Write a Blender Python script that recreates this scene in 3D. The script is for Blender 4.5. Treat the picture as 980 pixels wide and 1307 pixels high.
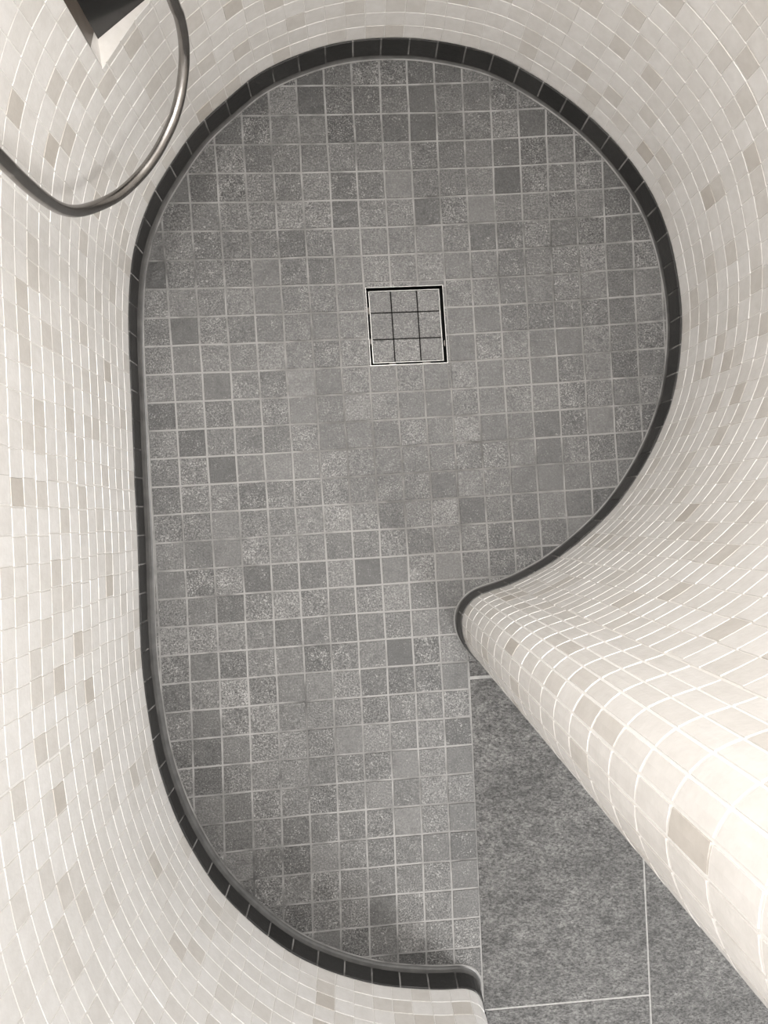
import bpy, math, random
from mathutils import Vector
random.seed(7)
for o in list(bpy.data.objects): bpy.data.objects.remove(o, do_unlink=True)
C = bpy.context.scene.collection
PI = math.pi

# ------------------------------------------------------------------ camera
FPX, CX, CY = 900.0, 490.0, 653.5
NAD = (457.0, 660.0)                      # the point straight below the phone
H = 1.273                                 # phone height over the shower floor
n_ = Vector(((NAD[0]-CX)/FPX, (NAD[1]-CY)/FPX, 1)).normalized()
ex = Vector((1, 0, 0)); Xw = (ex - ex.dot(n_)*n_).normalized(); Yd = n_.cross(Xw)
cam = bpy.data.objects.new('camera', bpy.data.cameras.new('camera')); C.objects.link(cam)
cam.data.sensor_fit = 'VERTICAL'; cam.data.sensor_height = 36.0; cam.data.lens = FPX/1307*36.0
cam.data.clip_start = 0.01
from mathutils import Matrix
def w_of(c): return Vector((c.dot(Xw), -c.dot(Yd), -c.dot(n_)))   # camera axes (x right, y down, z forward) to world
cx_, cy_, cz_ = w_of(Vector((1,0,0))), w_of(Vector((0,-1,0))), w_of(Vector((0,0,-1)))
cam.matrix_world = Matrix(((cx_.x,cy_.x,cz_.x,0),(cx_.y,cy_.y,cz_.y,0),(cx_.z,cy_.z,cz_.z,H),(0,0,0,1)))
bpy.context.scene.camera = cam

# ------------------------------------------------------------------ light, world, exposure
sc = bpy.context.scene
vs = sc.view_settings; vs.view_transform = 'Standard'; vs.look = 'None'; vs.gamma = 1.0; vs.use_curve_mapping = False
vs.exposure = 1.25
wd = bpy.data.worlds.new('bathroom_air'); sc.world = wd; wd.use_nodes = True
wd.node_tree.nodes['Background'].inputs[0].default_value = (1.0, 0.988, 0.97, 1)
wd.node_tree.nodes['Background'].inputs[1].default_value = 0.55
def area(name, loc, size, power, rot=(0,0,0)):
    d = bpy.data.lights.new(name, 'AREA'); d.shape = 'DISK'; d.size = size; d.energy = power; d.color = (1.0, 0.984, 0.958)
    o = bpy.data.objects.new(name, d); o.location = loc; o.rotation_euler = rot; C.objects.link(o); return o
area('ceiling_lamp', (0.09, 0.36, 2.45), 0.45, 13.5)
area('ceiling_lamp.001', (1.15, -1.62, 2.45), 0.45, 24)

# ------------------------------------------------------------------ helpers
def at(px, py, z):
    """world point at height z seen at photo pixel (px, py)"""
    d = Vector(((px-CX)/FPX, (py-CY)/FPX, 1)); d *= (H-z)/d.dot(n_)
    return Vector((d.dot(Xw), -d.dot(Yd), z))
class MB:
    def __init__(s): s.v=[]; s.f=[]; s.m=[]; s.c=[]
    def poly(s, pts, mat=0, col=(.5,0,0)):
        b=len(s.v); s.v += [tuple(p) for p in pts]; s.f.append(list(range(b,b+len(pts)))); s.m.append(mat); s.c.append(col)
    def faces(s, pts, fs, mat=0, col=(.5,0,0)):
        b=len(s.v); s.v += [tuple(p) for p in pts]
        for f in fs: s.f.append([b+i for i in f]); s.m.append(mat); s.c.append(col)
    def build(s, name, mats, parent=None, smooth=False):
        me = bpy.data.meshes.new(name); me.from_pydata(s.v, [], s.f)
        for m in mats: me.materials.append(m)
        me.polygons.foreach_set('material_index', s.m)
        a = me.attributes.new('tone', 'FLOAT_COLOR', 'FACE')
        a.data.foreach_set('color', [x for c in s.c for x in (c[0],c[1],c[2],1.0)])
        me.polygons.foreach_set('use_smooth', [smooth]*len(s.f))
        me.update()
        o = bpy.data.objects.new(name, me); C.objects.link(o)
        if parent: o.parent = parent
        return o
def structure(o): o['kind'] = 'structure'; return o
def inset_tile(mb, quad, z, inset, drop, mat, col):
    """a flat tile: top face inset inside a quad, sides sloping down by drop"""
    c = sum((Vector(p) for p in quad), Vector((0,0,0)))/len(quad)
    n = len(quad); top=[]; low=[]
    for p in quad:
        p = Vector(p); d = (c-p); d.normalize()
        top.append((p.x+d.x*inset*1.6, p.y+d.y*inset*1.6, z)); low.append((p.x, p.y, z-drop))
    mb.faces(top+low, [list(range(n))]+[[i+n, (i+1)%n+n, (i+1)%n, i] for i in range(n)], mat, col)

# ------------------------------------------------------------------ materials
def mat(name, build):
    m = bpy.data.materials.new(name); m.use_nodes = True; nt = m.node_tree
    bs = nt.nodes['Principled BSDF']; build(nt, bs); return m
def N(nt, t, **kw):
    x = nt.nodes.new(t)
    for k, v in kw.items(): setattr(x, k, v)
    return x
def noise(nt, scale, detail=4, rough=.55, vec=None):
    x = N(nt,'ShaderNodeTexNoise'); x.inputs['Scale'].default_value=scale; x.inputs['Detail'].default_value=detail; x.inputs['Roughness'].default_value=rough
    if vec is None:
        tc = N(nt,'ShaderNodeTexCoord'); vec = tc.outputs['Object']
    nt.links.new(vec, x.inputs['Vector']); return x
def ramp(nt, src, stops, interp='LINEAR'):
    r = N(nt,'ShaderNodeValToRGB'); r.color_ramp.interpolation = interp
    el = r.color_ramp.elements
    while len(el) < len(stops): el.new(0.5)
    for e,(p,c) in zip(el, stops): e.position=p; e.color=(*c,1) if len(c)==3 else c
    nt.links.new(src, r.inputs['Fac']); return r
def mixc(nt, typ, fac, a, b):
    x = N(nt,'ShaderNodeMix', data_type='RGBA', blend_type=typ)
    for sock, v in ((x.inputs['Factor'],fac),(x.inputs['A'],a),(x.inputs['B'],b)):
        if hasattr(v,'links') or hasattr(v,'is_linked'): nt.links.new(v, sock)
        elif isinstance(v,(int,float)): sock.default_value = v
        else: sock.default_value = (*v,1)
    return x.outputs['Result']
def math_(nt, op, a, b=0.0, clamp=False):
    x = N(nt,'ShaderNodeMath', operation=op, use_clamp=clamp)
    for i,v in enumerate((a,b)):
        if isinstance(v,(int,float)): x.inputs[i].default_value=v
        else: nt.links.new(v, x.inputs[i])
    return x.outputs[0]
def tone(nt):
    a = N(nt,'ShaderNodeAttribute', attribute_name='tone'); s = N(nt,'ShaderNodeSeparateColor'); nt.links.new(a.outputs['Color'], s.inputs[0]); return s
def bump(nt, bs, src, strength, dist):
    b = N(nt,'ShaderNodeBump'); b.inputs['Strength'].default_value=strength; b.inputs['Distance'].default_value=dist
    nt.links.new(src, b.inputs['Height']); nt.links.new(b.outputs['Normal'], bs.inputs['Normal'])
def g(v): # grey of the photo's slightly warm print
    return (v, v*.975, v*.945)
def lin(s): return ((s/255+.055)/1.055)**2.4

def b_walltile(nt, bs):
    t = tone(nt)
    base = ramp(nt, t.outputs[0], [(0.0,(.61,.57,.525)),(.10,(.70,.667,.63)),(.40,(.79,.768,.745)),(1.0,(.855,.837,.822))])
    ns = noise(nt, 60, 5, .6)
    cl = ramp(nt, ns.outputs['Fac'], [(.3,(.91,.905,.895)),(.7,(1,1,1))])
    nt.links.new(mixc(nt,'MULTIPLY',1.0,base.outputs[0],cl.outputs[0]), bs.inputs['Base Color'])
    bs.inputs['Roughness'].default_value=.27
    n2 = noise(nt, 220, 3); bump(nt, bs, n2.outputs['Fac'], .12, .002)
M_wall = mat('beige_marble_mosaic', b_walltile)
def b_wallgrout(nt, bs):
    ns = noise(nt, 300, 3); r = ramp(nt, ns.outputs['Fac'], [(.3,(.76,.74,.715)),(.7,(.84,.825,.80))])
    nt.links.new(r.outputs[0], bs.inputs['Base Color']); bs.inputs['Roughness'].default_value=.8
M_wgrout = mat('white_wall_grout', b_wallgrout)
def b_endgrout(nt, bs):
    ns = noise(nt, 300, 3); r = ramp(nt, ns.outputs['Fac'], [(.3,(.87,.86,.845)),(.7,(.93,.92,.91))])
    nt.links.new(r.outputs[0], bs.inputs['Base Color']); bs.inputs['Roughness'].default_value=.8
M_egrout = mat('fresh_white_grout', b_endgrout)
def b_plaster(nt, bs):
    ns = noise(nt, 30, 5); r = ramp(nt, ns.outputs['Fac'], [(.3,(.74,.72,.69)),(.7,(.8,.785,.76))])
    nt.links.new(r.outputs[0], bs.inputs['Base Color']); bs.inputs['Roughness'].default_value=.9
M_plaster = mat('pale_plaster', b_plaster)
def b_slate(nt, bs):
    t = tone(nt)
    base = ramp(nt, t.outputs[0], [(0,g(.056)),(.5,g(.100)),(1,g(.143))])
    tc = N(nt,'ShaderNodeTexCoord'); ad = N(nt,'ShaderNodeVectorMath', operation='ADD'); at_ = N(nt,'ShaderNodeAttribute', attribute_name='tone')
    sc_ = N(nt,'ShaderNodeVectorMath', operation='SCALE'); sc_.inputs['Scale'].default_value = 7.0
    nt.links.new(at_.outputs['Color'], sc_.inputs[0]); nt.links.new(tc.outputs['Object'], ad.inputs[0]); nt.links.new(sc_.outputs[0], ad.inputs[1])
    cloud = noise(nt, 42, 6, .62, ad.outputs[0]); cr = ramp(nt, cloud.outputs['Fac'], [(.28,(.62,.62,.62)),(.5,(1,1,1)),(.72,(1.0,1.0,1.0))])
    c1 = mixc(nt,'MULTIPLY',.75,base.outputs[0],cr.outputs[0])
    fine = noise(nt, 330, 5, .8, ad.outputs[0]); fr = ramp(nt, fine.outputs['Fac'], [(.37,(.16,.16,.16)),(.5,(.88,.88,.88)),(.63,(2.1,2.1,2.1))])
    # each tile has its own amount of chalky fleck
    amt = math_(nt,'ADD',math_(nt,'MULTIPLY',t.outputs[1],.9),.30,True)
    c2 = mixc(nt,'MULTIPLY',amt,c1,fr.outputs[0])
    fl = noise(nt, 430, 2, .5, ad.outputs[0]); patch = noise(nt, 50, 3, .6, ad.outputs[0])
    thr = math_(nt,'ADD', fl.outputs['Fac'], math_(nt,'MULTIPLY', math_(nt,'SUBTRACT',patch.outputs['Fac'],.5), .45))
    thr = math_(nt,'ADD', thr, math_(nt,'MULTIPLY', math_(nt,'SUBTRACT',t.outputs[1],.5), .12))
    fm = ramp(nt, thr, [(.60,(0,0,0)),(.74,(1,1,1))])
    c3 = mixc(nt,'MIX',math_(nt,'MULTIPLY',fm.outputs[0],.5),c2,g(.48))
    nt.links.new(c3, bs.inputs['Base Color']); bs.inputs['Roughness'].default_value=.34; bs.inputs['Specular IOR Level'].default_value=.5
    hb = math_(nt,'ADD', math_(nt,'MULTIPLY',cloud.outputs['Fac'],1.2), math_(nt,'MULTIPLY',fine.outputs['Fac'],.5))
    bump(nt, bs, hb, .6, .0022)
M_slate = mat('grey_slate_mosaic', b_slate)
def b_fgrout(nt, bs):
    a = noise(nt, 3.2, 2); b = noise(nt, 25, 3)
    s = math_(nt,'ADD', math_(nt,'MULTIPLY',a.outputs['Fac'],.6), math_(nt,'MULTIPLY',b.outputs['Fac'],.4))
    r = ramp(nt, s, [(.32,g(.06)),(.40,g(.15)),(.54,g(.29))])
    nt.links.new(r.outputs[0], bs.inputs['Base Color']); bs.inputs['Roughness'].default_value=.8
    n2 = noise(nt, 500, 2); bump(nt, bs, n2.outputs['Fac'], .3, .001)
M_fgrout = mat('light_grey_floor_grout', b_fgrout)
def b_big(nt, bs):
    t = tone(nt)
    tc = N(nt,'ShaderNodeTexCoord'); mp = N(nt,'ShaderNodeMapping'); mp.inputs['Scale'].default_value=(1,1.7,1); mp.inputs['Rotation'].default_value=(0,0,.5)
    nt.links.new(tc.outputs['Object'], mp.inputs['Vector'])
    big = noise(nt, 7, 6, .6, mp.outputs[0]); fine = noise(nt, 190, 6, .8, mp.outputs[0]); mid = noise(nt, 38, 4, .6, mp.outputs[0]); fl = noise(nt, 380, 3, .6)
    c0 = ramp(nt, big.outputs['Fac'], [(.3,g(.105)),(.7,g(.185))])
    fr = ramp(nt, fine.outputs['Fac'], [(.36,(.05,.05,.05)),(.5,(.47,.47,.47)),(.64,(1,1,1))])
    mr = ramp(nt, mid.outputs['Fac'], [(.3,(.62,.62,.62)),(.52,(1,1,1)),(.72,(1.35,1.35,1.35))]); c1 = mixc(nt,'OVERLAY',.95,mixc(nt,'MULTIPLY',1.0,c0.outputs[0],mr.outputs[0]),fr.outputs[0])
    fm = ramp(nt, fl.outputs['Fac'], [(.64,(0,0,0)),(.74,(1,1,1))])
    c2 = mixc(nt,'MIX',math_(nt,'MULTIPLY',fm.outputs[0],.4),c1,g(.5))
    nt.links.new(c2, bs.inputs['Base Color']); bs.inputs['Roughness'].default_value=.25; bs.inputs['Specular IOR Level'].default_value=.8
    bump(nt, bs, math_(nt,'ADD',fine.outputs['Fac'],math_(nt,'MULTIPLY',big.outputs['Fac'],1.0)), .9, .005)
M_big = mat('grey_slate_slab', b_big)
def b_biggrout(nt, bs):
    ns = noise(nt, 200, 3); r = ramp(nt, ns.outputs['Fac'], [(.3,g(.30)),(.7,g(.42))])
    nt.links.new(r.outputs[0], bs.inputs['Base Color']); bs.inputs['Roughness'].default_value=.85
M_bgrout = mat('pale_slab_grout', b_biggrout)
def b_black(nt, bs):
    t = tone(nt); r = ramp(nt, t.outputs[0], [(0,g(.020)),(1,g(.038))])
    ns = noise(nt, 120, 5, .65); cr = ramp(nt, ns.outputs['Fac'], [(.3,(.75,.75,.75)),(.6,(1,1,1)),(.8,(1.0,1.0,1.0))])
    nt.links.new(mixc(nt,'MULTIPLY',1.0,r.outputs[0],cr.outputs[0]), bs.inputs['Base Color']); bs.inputs['Roughness'].default_value=.38
    bump(nt, bs, ns.outputs['Fac'], .3, .002)
M_black = mat('black_slate_base', b_black)
def b_bjoint(nt, bs):
    ns = noise(nt, 14, 3); r = ramp(nt, ns.outputs['Fac'], [(.38,g(.07)),(.6,g(.30))])
    nt.links.new(r.outputs[0], bs.inputs['Base Color']); bs.inputs['Roughness'].default_value=.8
M_bjoint = mat('base_grout', b_bjoint)
def b_cove(nt, bs):
    ns = noise(nt, 40, 4); r = ramp(nt, ns.outputs['Fac'], [(.3,g(.055)),(.7,g(.095))])
    nt.links.new(r.outputs[0], bs.inputs['Base Color']); bs.inputs['Roughness'].default_value=.35
M_cove = mat('grey_silicone', b_cove)
def b_steel(nt, bs):
    ns = noise(nt, 90, 4); r = ramp(nt, ns.outputs['Fac'], [(.3,(.20,.195,.185)),(.7,(.28,.275,.265))])
    nt.links.new(r.outputs[0], bs.inputs['Base Color']); bs.inputs['Metallic'].default_value=1; bs.inputs['Roughness'].default_value=.28
M_steel = mat('brushed_steel', b_steel)
def b_hose(nt, bs):
    ns = noise(nt, 60, 4); r = ramp(nt, ns.outputs['Fac'], [(.3,(.27,.255,.24)),(.7,(.34,.325,.31))])
    nt.links.new(r.outputs[0], bs.inputs['Base Color']); bs.inputs['Metallic'].default_value=1; bs.inputs['Roughness'].default_value=.26
M_hose = mat('satin_hose_metal', b_hose)
def b_dark(nt, bs):
    ns = noise(nt, 60, 4); r = ramp(nt, ns.outputs['Fac'], [(.3,g(.012)),(.7,g(.02))])
    nt.links.new(r.outputs[0], bs.inputs['Base Color']); bs.inputs['Roughness'].default_value=.22
M_dark = mat('dark_glossy_panel', b_dark)
def b_void(nt, bs):
    ns = noise(nt, 60, 4); r = ramp(nt, ns.outputs['Fac'], [(.3,g(.006)),(.7,g(.012))])
    nt.links.new(r.outputs[0], bs.inputs['Base Color']); bs.inputs['Roughness'].default_value=.9; bs.inputs['Specular IOR Level'].default_value=.1
M_void = mat('black_drain_gap', b_void)

def b_jamb_shade_clip(nt, bs):
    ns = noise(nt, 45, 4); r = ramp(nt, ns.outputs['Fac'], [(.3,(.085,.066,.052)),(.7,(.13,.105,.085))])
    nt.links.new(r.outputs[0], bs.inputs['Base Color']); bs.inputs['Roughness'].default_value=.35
M_jamb_shade_clip = mat('brown_jamb_shade_and_clips', b_jamb_shade_clip)  # brown stands in for shade on the niche jamb; also colours the drain clips

# ------------------------------------------------------------------ wall line (traced at the top of the black base)
HB = 0.048
pix_in = [(591,1261.6),(571.4,1262.9),(547,1262.9),(507.8,1260.4),(480.8,1256.7),(456.3,1251.4),(430.5,1243.3),(400.5,1232),(371.3,1217),(339.8,1194),
 (310,1168),(283.8,1142),(261,1112),(243.6,1082.5),(227.9,1052.8),(212.9,1014.3),(201.7,979.4),(194,944.4),(188.7,909),(184,876.5),(180,835.7),(177.5,771.4),
 (176,710),(173.6,652),(171.4,615),(170.2,575.5),(168,520),(165.3,471),(163.8,422),(163.8,392),(165.5,355),(168.5,325),(172.3,310),(178.3,289),(186,266),(197,242),
 (209,222),(220,206),(241.2,173.6),(262,150),(294.5,122.5),(321.3,98),(353.5,80.8),(388.2,66.5),(423,55.8),(460,49.6),(496.7,47.8),(533.5,48.5),(570,54),(605,61.2),
 (638,71.6),(673,91),(702.7,109.5),(732,131),(761.4,156),(787,182.5),(809,210.5),(829.4,240.6),(844.8,273.7),(855.5,305),(863,340.5),(869,378.5),(870.8,413),(869,447),
 (864.7,482),(857,515.8),(846,545),(831.6,577),(814.8,606),(791.5,640),(767,667),(740,691),(711,713.5),(683.7,730),(653,745.3),(628.6,753.5),(610,761),(598,771.6)]
pix_start = [(617.5,1350),(617.5,1320),(617,1290),(615,1276),(609,1267.5),(600.5,1263)]
pix_tip = [(591,784),(589.4,799),(591.8,814.5),(601,833),(612,844),(628,851),(646,851.5),(664,844)]
T = 0.118
def smooth_path(pts, step=.004, it=3):
    """Catmull-Rom through points, resampled at equal steps"""
    P = [2*pts[0]-pts[1]]+pts+[2*pts[-1]-pts[-2]]
    q = []
    for i in range(1, len(P)-2):
        a,b,c,d = P[i-1],P[i],P[i+1],P[i+2]
        for k in range(24):
            t=k/24; q.append(.5*((2*b)+(c-a)*t+(2*a-5*b+4*c-d)*t*t+(3*b-a-3*c+d)*t**3))
    q.append(pts[-1])
    out=[q[0]]; acc=0
    for i in range(1,len(q)):
        seg=(q[i]-q[i-1]).length
        while acc+seg>=step:
            t=(step-acc)/seg if seg else 0
            p=q[i-1]+(q[i]-q[i-1])*t
            out.append(p); q[i-1]=p; seg=(q[i]-p).length; acc=0
        acc+=seg
    for _ in range(it):
        out=[out[0]]+[(out[i-1]+2*out[i]+out[i+1])/4 for i in range(1,len(out)-1)]+[out[-1]]
    return out
def xy(px,py):
    p=at(px,py,HB); return Vector((p.x,p.y))
inner = [xy(*p) for p in pix_in]
# outer side of the right wall: the inner face offset by the wall's thickness
def nrm(P,i):
    d=(P[min(i+1,len(P)-1)]-P[max(i-1,0)]).normalized(); return Vector((d.y,-d.x))      # points into the shower
i_east = pix_in.index((870.8,413))
tmp = smooth_path(inner, .01)
def nearest(P, q): return min(range(len(P)), key=lambda i:(P[i]-q).length)
ie = nearest(tmp, inner[i_east]); i_t = nearest(tmp, xy(672,736))
outer_run = [tmp[i]-nrm(tmp,i)*T for i in range(i_t, ie-1, -3)]
PATH = smooth_path([xy(*p) for p in pix_start]+inner+[xy(*p) for p in pix_tip]+outer_run, .004, 6)
NP = len(PATH)
_a=min(range(NP),key=lambda i:(PATH[i]-xy(480,1256.7)).length); _b=min(range(NP//3,NP),key=lambda i:(PATH[i]-xy(711,713.5)).length)
for _ in range(70):
    PATH=[p if not _a<i<_b else (PATH[i-1]+2*p+PATH[i+1])/4 for i,p in enumerate(PATH)]
NRM = [nrm(PATH,i) for i in range(NP)]
for _ in range(4): NRM=[NRM[0]]+[((NRM[i-1]+NRM[i]+NRM[i+1])/3).normalized() for i in range(1,NP-1)]+[NRM[-1]]
STEP=.004; LEN=(NP-1)*STEP
def ps(s, off=0.0):
    u=max(0,min(s/STEP, NP-1.001)); i=int(u); t=u-i
    p=PATH[i].lerp(PATH[i+1],t); n=NRM[i].lerp(NRM[i+1],t)
    return p+n*off
def s_of(q): return nearest(PATH,q)*STEP
def s_range(q,a,b): # nearest but only between arc lengths
    return min((i for i in range(int(a/STEP),int(b/STEP))), key=lambda i:(PATH[i]-q).length)*STEP
S_in0 = s_of(inner[0]); S_tip = s_range(xy(598,771.6),2.0,LEN)
S_A = s_range(xy(166,355),0,S_tip); S_B = s_range(inner[i_east],S_A,S_tip)
# ------------------------------------------------------------------ niche opening in the wall (left edge and sill seen at the photo's top left)
NI_s0, NI_z0 = None, None
def ray_wall_fast(px,py):
    a=at(px,py,0.0); a=Vector((a.x,a.y)); lo=int(S_in0/STEP); hi=int(S_tip/STEP)
    zl=0.0; zh=1.2
    def side(z):
        q=a*((H-z)/H); i=min(range(lo,hi), key=lambda i:(PATH[i]-q).length_squared); return (q-PATH[i]).dot(NRM[i]), i
    for _ in range(30):
        zm=(zl+zh)/2; sd,i=side(zm)
        if sd<0: zl=zm
        else: zh=zm
    return side(zh)[1]*STEP, zh
NI_s0, NI_z0 = ray_wall_fast(130,88)
NI_w, NI_h, NI_d = 0.30, 0.36, 0.085
NI_s1, NI_z1 = NI_s0+NI_w, NI_z0+NI_h

# ------------------------------------------------------------------ walls
WALL_TOP = 2.06
GR = -.0010
PW, PH_ = .0333, .0310
rnd = random.Random(11)
ZT0,ZT1=S_tip-.075,S_tip+.115
CELLS=[]; _s=0.0; _k=0
while _s<LEN-.008:
    w_ = .0200 if ZT0<_s+.010<ZT1 else PW
    CELLS.append((_k,_s,_s+w_)); _s+=w_; _k+=1
def wall(name, s0, s1, back_pts):
    mb = MB()
    niche = NI_s0 > s0 and NI_s1 < s1
    ss = [s0+(s1-s0)*i/int((s1-s0)/.008) for i in range(int((s1-s0)/.008)+1)]
    if niche: ss = sorted(set([s for s in ss if min(abs(s-NI_s0),abs(s-NI_s1))>.002]+[NI_s0,NI_s1]))
    front = [ps(s,GR) for s in ss]
    for k in range(len(ss)-1):
        a,b=front[k],front[k+1]; mid=(ss[k]+ss[k+1])/2
        zs = [(0,NI_z0),(NI_z1,WALL_TOP)] if niche and NI_s0<mid<NI_s1 else [(0,WALL_TOP)]
        for z0,z1 in zs: mb.poly([(a.x,a.y,z1),(b.x,b.y,z1),(b.x,b.y,z0),(a.x,a.y,z0)],3 if ZT0<mid<ZT1 else 0)
    if back_pts:
        for a,b in zip(back_pts[:-1],back_pts[1:]):
            mb.poly([(a.x,a.y,0),(b.x,b.y,0),(b.x,b.y,WALL_TOP),(a.x,a.y,WALL_TOP)],2)
        for a,b in ((back_pts[0],front[0]),(front[-1],back_pts[-1])):
            mb.poly([(a.x,a.y,WALL_TOP),(b.x,b.y,WALL_TOP),(b.x,b.y,0),(a.x,a.y,0)],2)
    loop = front+list(reversed(back_pts))
    mb.poly([(p.x,p.y,WALL_TOP) for p in reversed(loop)],2)
    # tiles: rows of squares laid in ten-row sheets that never quite line up; narrow upright pieces round the wall's end
    for (k,c0,c1) in CELLS:
        if not s0 <= (c0+c1)/2 < s1: continue
        tip = ZT0 < (c0+c1)/2 < ZT1
        ph = .0480 if tip else PH_
        for r in range(int((WALL_TOP-HB)/ph)):
            sheet=r//10
            q=random.Random((k//10)*977+sheet*131)
            shift=q.uniform(-.0012,.0012)*(not tip); dz=q.uniform(-.0009,.0009)
            q2=random.Random(k*7919+r*104729); q3=random.Random(r*53+7)
            shift+=q3.uniform(-.0016,.0016)*(not tip)
            hg=.0011 if tip else .00065
            z0=HB+.0012+r*ph; z1=z0+ph-(.0023 if tip else .0014)
            a=c0+shift+hg+q2.uniform(-.0003,.0003); b=c1+shift-hg+q2.uniform(-.0003,.0003)
            a=max(a,0); b=min(b,LEN-.002)
            if b-a<.006: continue
            za,zb=z0+dz*(r>0),z1+dz*(r>0)
            if niche and a<NI_s1 and b>NI_s0 and za<NI_z1 and zb>NI_z0:
                cand=[]
                if NI_s0-a>.004: cand.append((a,NI_s0-.001,za,zb))
                if b-NI_s1>.004: cand.append((NI_s1+.001,b,za,zb))
                aa,bb=max(a,NI_s0-.001),min(b,NI_s1+.001)
                if NI_z0-za>.004: cand.append((aa,bb,za,NI_z0-.0005))
                if zb-NI_z1>.004: cand.append((aa,bb,NI_z1+.0005,zb))
            else: cand=[(a,b,za,zb)]
            u=q2.random()
            tv = q2.uniform(0,.12) if u<.03 else (q2.uniform(.12,.42) if u<.27 else q2.uniform(.45,1.0))
            col=(tv,q2.random(),q2.random())
            for (a_,b_,z0_,z1_) in cand:
                tl=[q2.uniform(-.00022,.00022) for _ in range(4)]
                bv=.00045; m_=(a_+b_)/2
                def pt(s,z,o): p=ps(s,o); return (p.x,p.y,z)
                top=[pt(a_+bv,z0_+bv,tl[0]),pt(m_,z0_+bv,(tl[0]+tl[1])/2),pt(b_-bv,z0_+bv,tl[1]),pt(b_-bv,z1_-bv,tl[2]),pt(m_,z1_-bv,(tl[2]+tl[3])/2),pt(a_+bv,z1_-bv,tl[3])]
                low=[pt(a_,z0_,GR-.0005),pt(m_,z0_,GR-.0005),pt(b_,z0_,GR-.0005),pt(b_,z1_,GR-.0005),pt(m_,z1_,GR-.0005),pt(a_,z1_,GR-.0005)]
                mb.faces(top+low,[(5,4,1,0),(4,3,2,1)]+[(i,(i+1)%6,(i+1)%6+6,i+6) for i in range(6)],1,col)
    return structure(mb.build(name,[M_wgrout,M_wall,M_plaster,M_egrout]))
def backs(s0,s1,n): return [ps(s0+(s1-s0)*i/n,-T) for i in range(n+1)]
w_left = wall('wall_left', 0.0, S_A, backs(S_in0+.004,S_A,60))
w_back = wall('wall_back', S_A, S_B, backs(S_A,S_B,60))
w_right = wall('wall_right', S_B, LEN, [])

# niche: tiled lining, shade on the left jamb painted brown, and a dark glossy back panel
def niche(parent):
    L=ps(NI_s0,0); R=ps(NI_s1,0); Li=ps(NI_s0,GR-.002); Ri=ps(NI_s1,GR-.002)
    chord=(R-L).normalized(); inw=Vector((chord.y,-chord.x))     # into the shower
    # back plane is flat; the sill corner at the photo's (125, 50) fixes where it starts
    c=at(125,50,NI_z0); Bl=Vector((c.x,c.y)); c2=at(185,0,NI_z0); c2=Vector((c2.x,c2.y))
    bd=(c2-Bl).normalized()
    Br=Bl+bd*(NI_w*.92)
    front=[ps(NI_s0+(NI_s1-NI_s0)*i/12,-.0004) for i in range(13)]
    mb=MB()
    mb.poly([(p.x,p.y,NI_z0) for p in front]+[(Br.x,Br.y,NI_z0),(Bl.x,Bl.y,NI_z0)],0,(.15,.3,.2))
    mb.poly([(Bl.x,Bl.y,NI_z1),(Br.x,Br.y,NI_z1)]+[(p.x,p.y,NI_z1) for p in reversed(front)],0,(.8,.3,.2))
    a_,b_=front[0],Bl
    mb.poly([(a_.x,a_.y,NI_z0),(b_.x,b_.y,NI_z0),(b_.x,b_.y,NI_z0+.014),(a_.x,a_.y,NI_z0+.040)],0,(.8,.3,.2))
    mb.poly([(a_.x,a_.y,NI_z0+.040),(b_.x,b_.y,NI_z0+.014),(b_.x,b_.y,NI_z1),(a_.x,a_.y,NI_z1)],1,(.8,.3,.2))  # shade on the tiled jamb put in as brown colour, slanted lower edge
    for F,B in ((front[-1],Br),):
        n=8; zz=[NI_z0+(NI_z1-NI_z0)*i/n for i in range(n+1)]
        for a,b in zip(zz[:-1],zz[1:]):
            mb.poly([(F.x,F.y,a),(B.x,B.y,a),(B.x,B.y,b),(F.x,F.y,b)],0,(random.uniform(.5,.95),.3,.2))
    structure(mb.build('niche_lining',[M_wall,M_jamb_shade_clip],parent))
    mb=MB(); o=inw*.006
    a,b=Bl,Br; a2,b2=Bl-o,Br-o
    mb.faces([(a.x,a.y,NI_z0),(b.x,b.y,NI_z0),(b.x,b.y,NI_z1),(a.x,a.y,NI_z1),(a2.x,a2.y,NI_z0),(b2.x,b2.y,NI_z0),(b2.x,b2.y,NI_z1),(a2.x,a2.y,NI_z1)],
             [(0,1,2,3),(5,4,7,6),(4,5,1,0),(3,2,6,7),(4,0,3,7),(1,5,6,2)])
    p=mb.build('niche_back_panel',[M_dark],parent); p['label']='dark glossy back panel'
niche(w_left if NI_s0<S_A else w_back)

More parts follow.
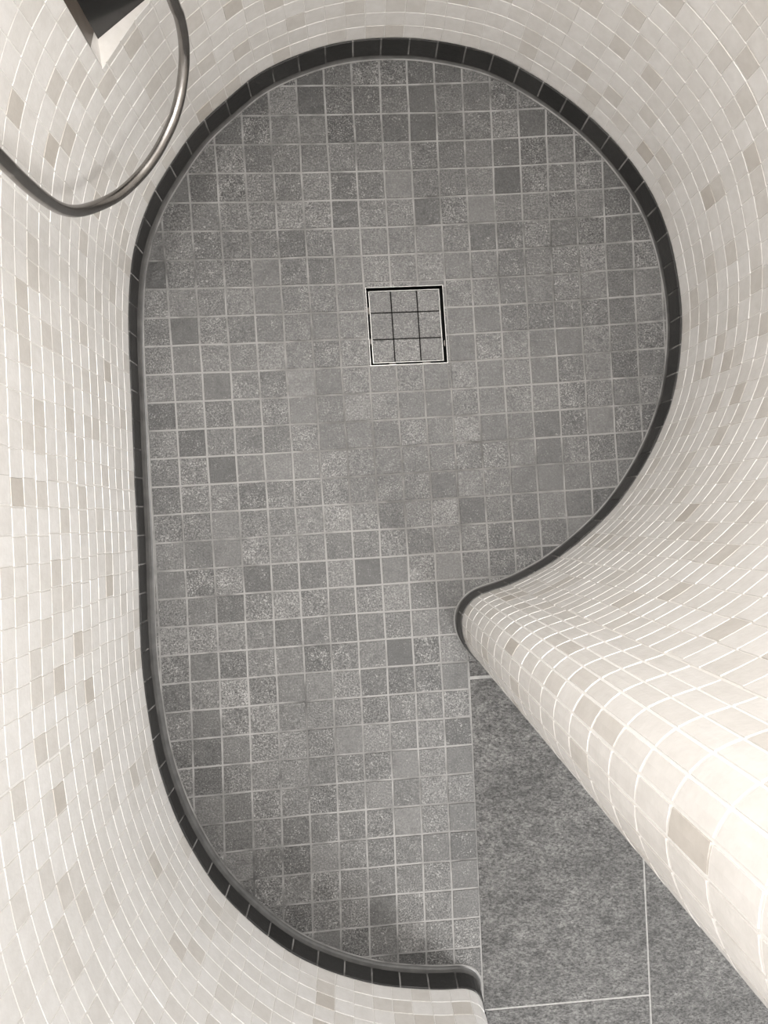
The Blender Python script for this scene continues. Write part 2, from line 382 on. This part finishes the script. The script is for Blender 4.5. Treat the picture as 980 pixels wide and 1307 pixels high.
# ------------------------------------------------------------------ black base tiles and the cove at their foot
BP=.0502
def base(name, s0, s1):
    mb=MB(); e=.0016
    n=int((s1-s0)/.006); ss=[s0+(s1-s0)*i/n for i in range(n+1)]
    for a,b in zip(ss[:-1],ss[1:]):
        A,B,A2,B2=ps(a,e),ps(b,e),ps(a,-.002),ps(b,-.002)
        mb.poly([(A.x,A.y,HB-.0015),(B.x,B.y,HB-.0015),(B.x,B.y,0),(A.x,A.y,0)],0)
        mb.poly([(A2.x,A2.y,HB-.0015),(B2.x,B2.y,HB-.0015),(B.x,B.y,HB-.0015),(A.x,A.y,HB-.0015)],0)
    for k in range(int(s0/BP)-1,int(s1/BP)+2):
        if not s0<=(k+.5)*BP<s1: continue
        q=random.Random(k*31+5); a=max(k*BP+.0013,0); b=min((k+1)*BP-.0013,LEN-.002); col=(q.random(),q.random(),q.random())
        f=.0026; bv=.0007; n=6; xs=[a+(b-a)*i/n for i in range(n+1)]
        xi=[a+bv+(b-a-2*bv)*i/n for i in range(n+1)]
        top=[]; V=[]; F=[]
        tl=q.uniform(-.0003,.0003)
        for i in range(n+1):
            for (s,o,z) in ((xs[i],.0005,HB),(xs[i],f-bv,HB),(xi[i],f+tl,HB-bv),(xi[i],f-tl,.002),(xs[i],f-bv,.001)):
                p=ps(s,o); V.append((p.x,p.y,z))
        for i in range(n):
            for j in range(4): F.append((i*5+j,(i+1)*5+j,(i+1)*5+j+1,i*5+j+1))
        F.append((0,1,2,3,4)); F.append(tuple(n*5+j for j in (4,3,2,1,0)))
        mb.faces(V,F,1,col)
    return structure(mb.build(name,[M_bjoint,M_black]))
base('trim_1',0,S_A); base('trim_2',S_A,S_B); base('trim_3',S_B,LEN)
def cove_width(s):
    K=[(S_cove0,.2),(S_cove0+.03,.8),(S_in0+.35,.85),(S_in0+.6,1.0),(1.35,1.0),(S_A,.75),(S_A+.35,.45),(S_B-.3,.34),(S_B,.28),(S_tip-.15,.3),(S_cove1-.05,.4),(S_cove1,.1)]
    for (a,x),(b,y) in zip(K[:-1],K[1:]):
        if s<=b: return x+(y-x)*max(0,(s-a))/(b-a)
    return .1
def cove(name, s0, s1):
    mb=MB(); n=int((s1-s0)/.006); ss=[s0+(s1-s0)*i/n for i in range(n+1)]
    prof=[(.0000,.012),(.0018,.0075),(.0042,.0036),(.0075,.0012),(.0100,.0008)]
    def row(s):
        w=cove_width(s); g_=.0023*min(1,w*4)
        r_=[(.0020+o*w, max(.0007,z*(.35+.65*w))) for o,z in prof]
        e=r_[-1][0]; return r_+[(e+.0002,.0010),(e+g_,.0009),(e+g_+.0004,-.002)]
    for a,b in zip(ss[:-1],ss[1:]):
        ra,rb=row(a),row(b)
        for j in range(len(ra)-1):
            A,B,C2,D=ps(a,ra[j][0]),ps(b,rb[j][0]),ps(b,rb[j+1][0]),ps(a,ra[j+1][0])
            mb.poly([(A.x,A.y,ra[j][1]),(B.x,B.y,rb[j][1]),(C2.x,C2.y,rb[j+1][1]),(D.x,D.y,ra[j+1][1])],1 if j>=5 else 0)
    o=mb.build(name,[M_cove,M_fgrout]); 
    o.data.polygons.foreach_set('use_smooth',[True]*len(o.data.polygons)); return structure(o)
S_cove0=S_in0-.055; S_cove1=S_tip+.085
cove('trim_4', S_cove0, S_cove1)

# ------------------------------------------------------------------ mosaic floor
TERMS=[(0,0),(0,1),(0,2),(0,3),(1,0),(1,1),(1,2),(2,0),(2,1),(3,0)]
COEF=[(.18125,.0355),(.04883,-.78665),(-.00127,-.0032),(-.0059,-.02219),(.48709,.03117),(-.00105,.00301),(.01528,-.00358),(.00099,.00356),(-.00211,-.0103),(.00973,.00233)]
def grid(i,j):
    """corner of the hand-laid mosaic grid, measured from the photo"""
    u=i/10; v=(j+9)/16; x=y=0
    for (a,b),(cx,cy) in zip(TERMS,COEF): t=u**a*v**b; x+=t*cx; y+=t*cy
    q=random.Random(int(i*1000)*7+int(j*1000)*13)
    return Vector((x+q.uniform(-.0006,.0006),y+q.uniform(-.0006,.0006),0))
loop=[PATH[i] for i in range(int(S_in0/STEP),int(S_tip/STEP)+14)]
def inside(p):
    c=False; n=len(loop)
    for i in range(n):
        a,b=loop[i],loop[(i+1)%n]
        if (a.y>p.y)!=(b.y>p.y) and p.x<(b.x-a.x)*(p.y-a.y)/(b.y-a.y)+a.x: c=not c
    return c
def near(p): return min((p-a).length for a in loop[::4])
drain_px=[(466,367),(565,364),(571.5,463),(473,467.5)]
DC=[at(*p,0) for p in drain_px]
def in_quad(p,q):
    s=[(q[(k+1)%4]-q[k]).xy.cross(p.xy-q[k].xy) for k in range(4)]; return all(x<0 for x in s) or all(x>0 for x in s)
def clip(poly, a, b, keep_left):
    out=[]
    for k in range(len(poly)):
        p,q=poly[k],poly[(k+1)%len(poly)]
        sp=(b-a).xy.cross((p-a).xy); sq=(b-a).xy.cross((q-a).xy)
        if not keep_left: sp,sq=-sp,-sq
        if sp>=0: out.append(p)
        if (sp>=0)!=(sq>=0): out.append(p+(q-p)*(sp/(sp-sq)))
    return out
def outside_drain(quad):
    """pieces of a quad outside the drain (drain corners run clockwise seen from above)"""
    rest=quad; pieces=[]
    for k in range(4):
        a,b=DC[k],DC[(k+1)%4]
        o=clip(rest,a,b,True)
        if len(o)>2: pieces.append(o)
        rest=clip(rest,a,b,False)
        if len(rest)<3: break
    return pieces
def parea(p): return abs(sum(p[k].xy.cross(p[(k+1)%len(p)].xy) for k in range(len(p))))/2
fl=MB()
merged={(-2,-1):2,(-4,-10):1}
for j in range(-28,11):
    for i in range(-14,11):
        if (i>=0 and j>=-3): continue
        qd=[grid(i,j),grid(i+1,j),grid(i+1,j+1),grid(i,j+1)]
        c=(qd[0]+qd[2])/2
        if not (inside(c.xy) or near(c.xy)<.075 or (-5<=i<=-1 and -4<=j<=7)): continue
        if i>=0 and c.y < at(600,838,0).y: continue
        qd=[qd[0],qd[3],qd[2],qd[1]]
        q=random.Random(i*389+j*7907)
        tv=min(1,max(0,q.gauss(.5,.2))); col=(tv,min(1,max(0,q.gauss(.5,.25))),q.random())
        hit = any(in_quad(p,DC) for p in qd) or any(in_quad(p,qd) for p in DC)
        polys=outside_drain(qd) if hit else [qd]
        for p in polys:
            if parea(p)<1e-6: continue
            fl.poly([(v.x,v.y,-.0010) for v in p],0)
            cc=sum(p,Vector((0,0,0)))/len(p)
            gap=.0016
            small=[v+(cc-v).normalized()*gap*1.35 for v in p]
            if parea(p)>6e-5: inset_tile(fl,small,q.uniform(-.0002,.0002),.0004,.0014,1,col)
structure(fl.build('floor',[M_fgrout,M_slate]))

# ------------------------------------------------------------------ large slabs outside
o0=at(603,867,0); ea=(at(816,851,0)-o0); eb=(at(622,1292,0)-o0)
ea*= .300/ea.length; eb*= .600/eb.length
ZB=-.0022
sl=MB()
for cidx in range(-4,7):
    for r in range(-4,4):
        ro = 0 if cidx%2==0 or cidx<0 else -.55
        p=[o0+ea*(cidx+u)+eb*(r+ro+v) for u,v in ((0,0),(1,0),(1,1),(0,1))]
        if cidx==0 and r<-1 or cidx<0 and r<1: continue
        if cidx==0 and r==-1:      # only the sliver beside the wall's rounded end
            e0=grid(0,-3.1); e1=grid(0,-2.4); e0.x+=.0004; e1.x+=.0004
            p=[e0, e1, o0+ea, at(816,690,0), at(640,800,0)]
            q=random.Random(99); sl.poly([(v.x,v.y,ZB-.0012) for v in p],0)
            p[1]=p[1]+(e0-e1).normalized()*.0016; p[2]=p[2]+(e0-e1).normalized()*.0016
            p[0]=p[0]+Vector((.0016,0,0)); p[1]=p[1]+Vector((.0016,0,0))
            inset_tile(sl,p,ZB,.0002,.0014,1,(q.random(),q.random(),q.random())); continue
        if cidx==0 and r>=0:       # runs right up to the edge of the mosaic
            def edge(v):
                js=[x*.1 for x in range(-35,110)]; j=min(js,key=lambda j:abs(grid(0,round(j,1)).y-v.y)); e=grid(0,round(j,1)); return Vector((e.x+.0004,v.y,0))
            p[0],p[3]=edge(p[0]),edge(p[3])
        p=[p[0],p[3],p[2],p[1]]
        q=random.Random(cidx*17+r*5)
        sl.poly([(v.x,v.y,ZB-.0012) for v in p],0)
        cc=sum(p,Vector((0,0,0)))/4
        e1,e2=(p[3]-p[0]).normalized(),(p[1]-p[0]).normalized(); gp=.0016
        pp=[p[0]+(e1+e2)*gp,p[1]+(e1-e2)*gp,p[2]-(e1+e2)*gp,p[3]+(e2-e1)*gp]
        inset_tile(sl,pp,ZB,.0005,.0014,1,(q.random(),q.random(),q.random()))
for x0,x1,y0,y1 in ((.172,2.2,-1.5,.95),(-.9,.172,-1.5,-.86)):     # grout bed below every joint
    sl.poly([(x0,y0,ZB-.0016),(x1,y0,ZB-.0016),(x1,y1,ZB-.0016),(x0,y1,ZB-.0016)],0)
structure(sl.build('floor.001',[M_bgrout,M_big]))

# ------------------------------------------------------------------ floor drain with a tiled lid
def empty(name,loc): o=bpy.data.objects.new(name,None); o.location=loc; C.objects.link(o); return o
dc=sum(DC,Vector((0,0,0)))/4
drain=empty('floor_drain',(dc.x,dc.y,0))
drain['label']='square floor drain with thin steel rim and tiled lid set in the mosaic floor'; drain['category']='drain'
X=(DC[1]-DC[0]+DC[2]-DC[3]).normalized(); Y=(DC[0]-DC[3]+DC[1]-DC[2]).normalized()
DW=((DC[1]-DC[0]).length+(DC[2]-DC[3]).length)/4; DH=((DC[0]-DC[3]).length+(DC[1]-DC[2]).length)/4
def rim(mb, hw, hh, w, z1, z0, mat=0, off=(0,0)):
    def R(a,b): return [X*(sx*a+off[0])+Y*(sy*b+off[1]) for sx,sy in ((-1,-1),(1,-1),(1,1),(-1,1))]
    o,i=R(hw,hh),R(hw-w,hh-w)
    V=[(p.x,p.y,z1) for p in o]+[(p.x,p.y,z1) for p in i]+[(p.x,p.y,z0) for p in o]+[(p.x,p.y,z0) for p in i]
    F=[]
    for k in range(4):
        l=(k+1)%4; F+= [(k,l,l+4,k+4),(k+8,l+8,l,k),(k+4,l+4,l+12,k+12),(k+12,l+12,l+8,k+8)]
    mb.faces(V,F,mat)
def slab(mb,hw,hh,z1,z0,off=(0,0),mat=0,col=(.5,.5,.5)):
    c=[X*(sx*hw+off[0])+Y*(sy*hh+off[1]) for sx,sy in ((-1,-1),(1,-1),(1,1),(-1,1))]
    V=[(p.x,p.y,z1) for p in c]+[(p.x,p.y,z0) for p in c]
    mb.faces(V,[(0,1,2,3),(7,6,5,4)]+[(k+4,(k+1)%4+4,(k+1)%4,k) for k in range(4)],mat,col)
m=MB(); rim(m,DW,DH,.0009,.0008,-.003); m.build('frame',[M_steel],drain)
m=MB(); slab(m,DW-.0001,DH-.0001,-.016,-.020); rim(m,DW-.0001,DH-.0001,.0008,-.003,-.016); m.build('sump',[M_void],drain)['label']='black gap round the lid'
lid_w,lid_h=DW-.0062,DH-.0058; LO=(-.0012,-.0012)
m=MB(); rim(m,lid_w,lid_h,.0009,.0004,-.005,off=LO); slab(m,lid_w-.0009,lid_h-.0009,-.004,-.010,off=LO)
lid=m.build('lid',[M_steel],drain)
m=MB(); slab(m,lid_w-.0016,lid_h-.0016,-.0012,-.004,off=LO); m.build('lid_joint',[M_void],lid)
cols=[-1,-.39,.37,1]; rows=[1,.40,-.36,-1]
m=MB(); q=random.Random(4)
for a in range(3):
    for b in range(3):
        iw,ih=lid_w-.0018,lid_h-.0018
        x0,x1=cols[a]*iw+LO[0]+.0008*(a>0),cols[a+1]*iw+LO[0]-.0008*(a<2); y1,y0=rows[b]*ih+LO[1]-.0008*(b>0),rows[b+1]*ih+LO[1]+.0008*(b<2)
        pts=[X*x+Y*y for x,y in ((x0,y0),(x1,y0),(x1,y1),(x0,y1))]
        inset_tile(m,pts,0.0004,.0004,.0016,0,(q.uniform(.6,.85),q.uniform(.4,.8),q.random()))
m.build('lid_tiles',[M_slate],lid)['label']='grey slate tiles inlaid in the lid'
for (x,y,w,h) in ((-DW+.0034,.030,.0012,.006),(-DW+.0034,-.026,.0010,.005),(DW-.0034,-.034,.0010,.005),(-.03,-DH+.0032,.006,.0011),(.032,-DH+.0032,.007,.0011)):
    m=MB(); slab(m,w,h,-.003,-.019,off=(x,y)); m.build('spacer_clip',[M_jamb_shade_clip],drain)


# ------------------------------------------------------------------ shower hose
hp=[(220.4,0),(228,18.4),(233.3,42.9),(235,67.3),(234,91.8),(229.6,122.4),(222,150),(209.7,177.5),(194.4,203.6),(174.5,228),(150,249.5),(122.4,263.2),(98,269.4),(76.5,265.7),(55,252.5),(33.7,235),(15.3,217.3),(0,202)]
RAD=.0073
dep=[.86,.885,.918,.945,.962,.975,.982,.985,.983,.978,.962,.932,.888,.83,.767,.717,.683,.655]      # how far below the phone the hose hangs
pts=[at(p[0],p[1],H-d) for p,d in zip(hp,dep)]
sR,sL=2.03,1.58
def on_wall(s,off,z): p=ps(s,off); return Vector((p.x,p.y,z))
A0=pts[0]; A1=pts[-1]
up_r=[on_wall(sR,-.002,.98),on_wall(sR,.02,.98),on_wall(sR,.05,.955),Vector((A0.x,A0.y,.88))*.5+on_wall(sR,.06,.88)*.5,Vector((A0.x,A0.y,.72)),Vector((A0.x,A0.y,.56))]
up_l=[Vector((A1.x,A1.y,.73)),Vector((A1.x,A1.y,.86))*.7+on_wall(sL,.06,.86)*.3,on_wall(sL,.062,.97),on_wall(sL,.055,1.02),on_wall(sL,.02,1.05),on_wall(sL,-.002,1.05)]
ctrl=up_r+pts+up_l
def spline3(P,n=14):
    P=[2*P[0]-P[1]]+P+[2*P[-1]-P[-2]]; q=[]
    for i in range(1,len(P)-2):
        a,b,c,d=P[i-1],P[i],P[i+1],P[i+2]
        for k in range(n):
            t=k/n; q.append(.5*((2*b)+(c-a)*t+(2*a-5*b+4*c-d)*t*t+(3*b-a-3*c+d)*t**3))
    q.append(P[-2]); return q
def even(P,step):
    out=[P[0]]; last=P[0]; acc=0
    for p in P[1:]:
        while (p-last).length+acc>=step and (p-last).length>1e-9:
            k=(step-acc)/(p-last).length; last=last.lerp(p,k); out.append(last.copy()); acc=0
        acc+=(p-last).length; last=p
    return out
def tube(name,P,rad,mats,parent=None,nseg=18):
    V=[];F=[]; t0=(P[1]-P[0]).normalized(); u=t0.orthogonal().normalized()
    for i,p in enumerate(P):
        t=(P[min(i+1,len(P)-1)]-P[max(i-1,0)]).normalized(); u=(u-t*u.dot(t)).normalized(); w=t.cross(u); r=rad(i)
        for k in range(nseg):
            a=2*PI*k/nseg; V.append(tuple(p+u*(math.cos(a)*r)+w*(math.sin(a)*r)))
    for i in range(len(P)-1):
        for k in range(nseg): l=(k+1)%nseg; F.append((i*nseg+k,(i+1)*nseg+k,(i+1)*nseg+l,i*nseg+l))
    F.append(tuple(range(nseg))); F.append(tuple((len(P)-1)*nseg+k for k in reversed(range(nseg))))
    m=MB(); m.faces(V,F); return m.build(name,mats,parent,smooth=True)
line=spline3(ctrl)
for _ in range(3): line=[line[0]]+[(line[i-1]+2*line[i]+line[i+1])/4 for i in range(1,len(line)-1)]+[line[-1]]
line=even(line,.0011)
hose=empty('shower_hose',tuple(line[-1]))
hose['label']='grey metal shower hose hanging in a loop against the pale mosaic wall'; hose['category']='hose'
def part(o,root):
    o.parent=root; o.matrix_parent_inverse=Matrix.Translation(-root.location); return o
part(tube('hose_tube',line,lambda i: RAD*(1-.012*(i%2)),[M_hose]),hose)
for end,d in ((line[:40],1),(list(reversed(line[-40:])),1)):
    part(tube('hose_nut',end,lambda i:.011,[M_steel]),hose)
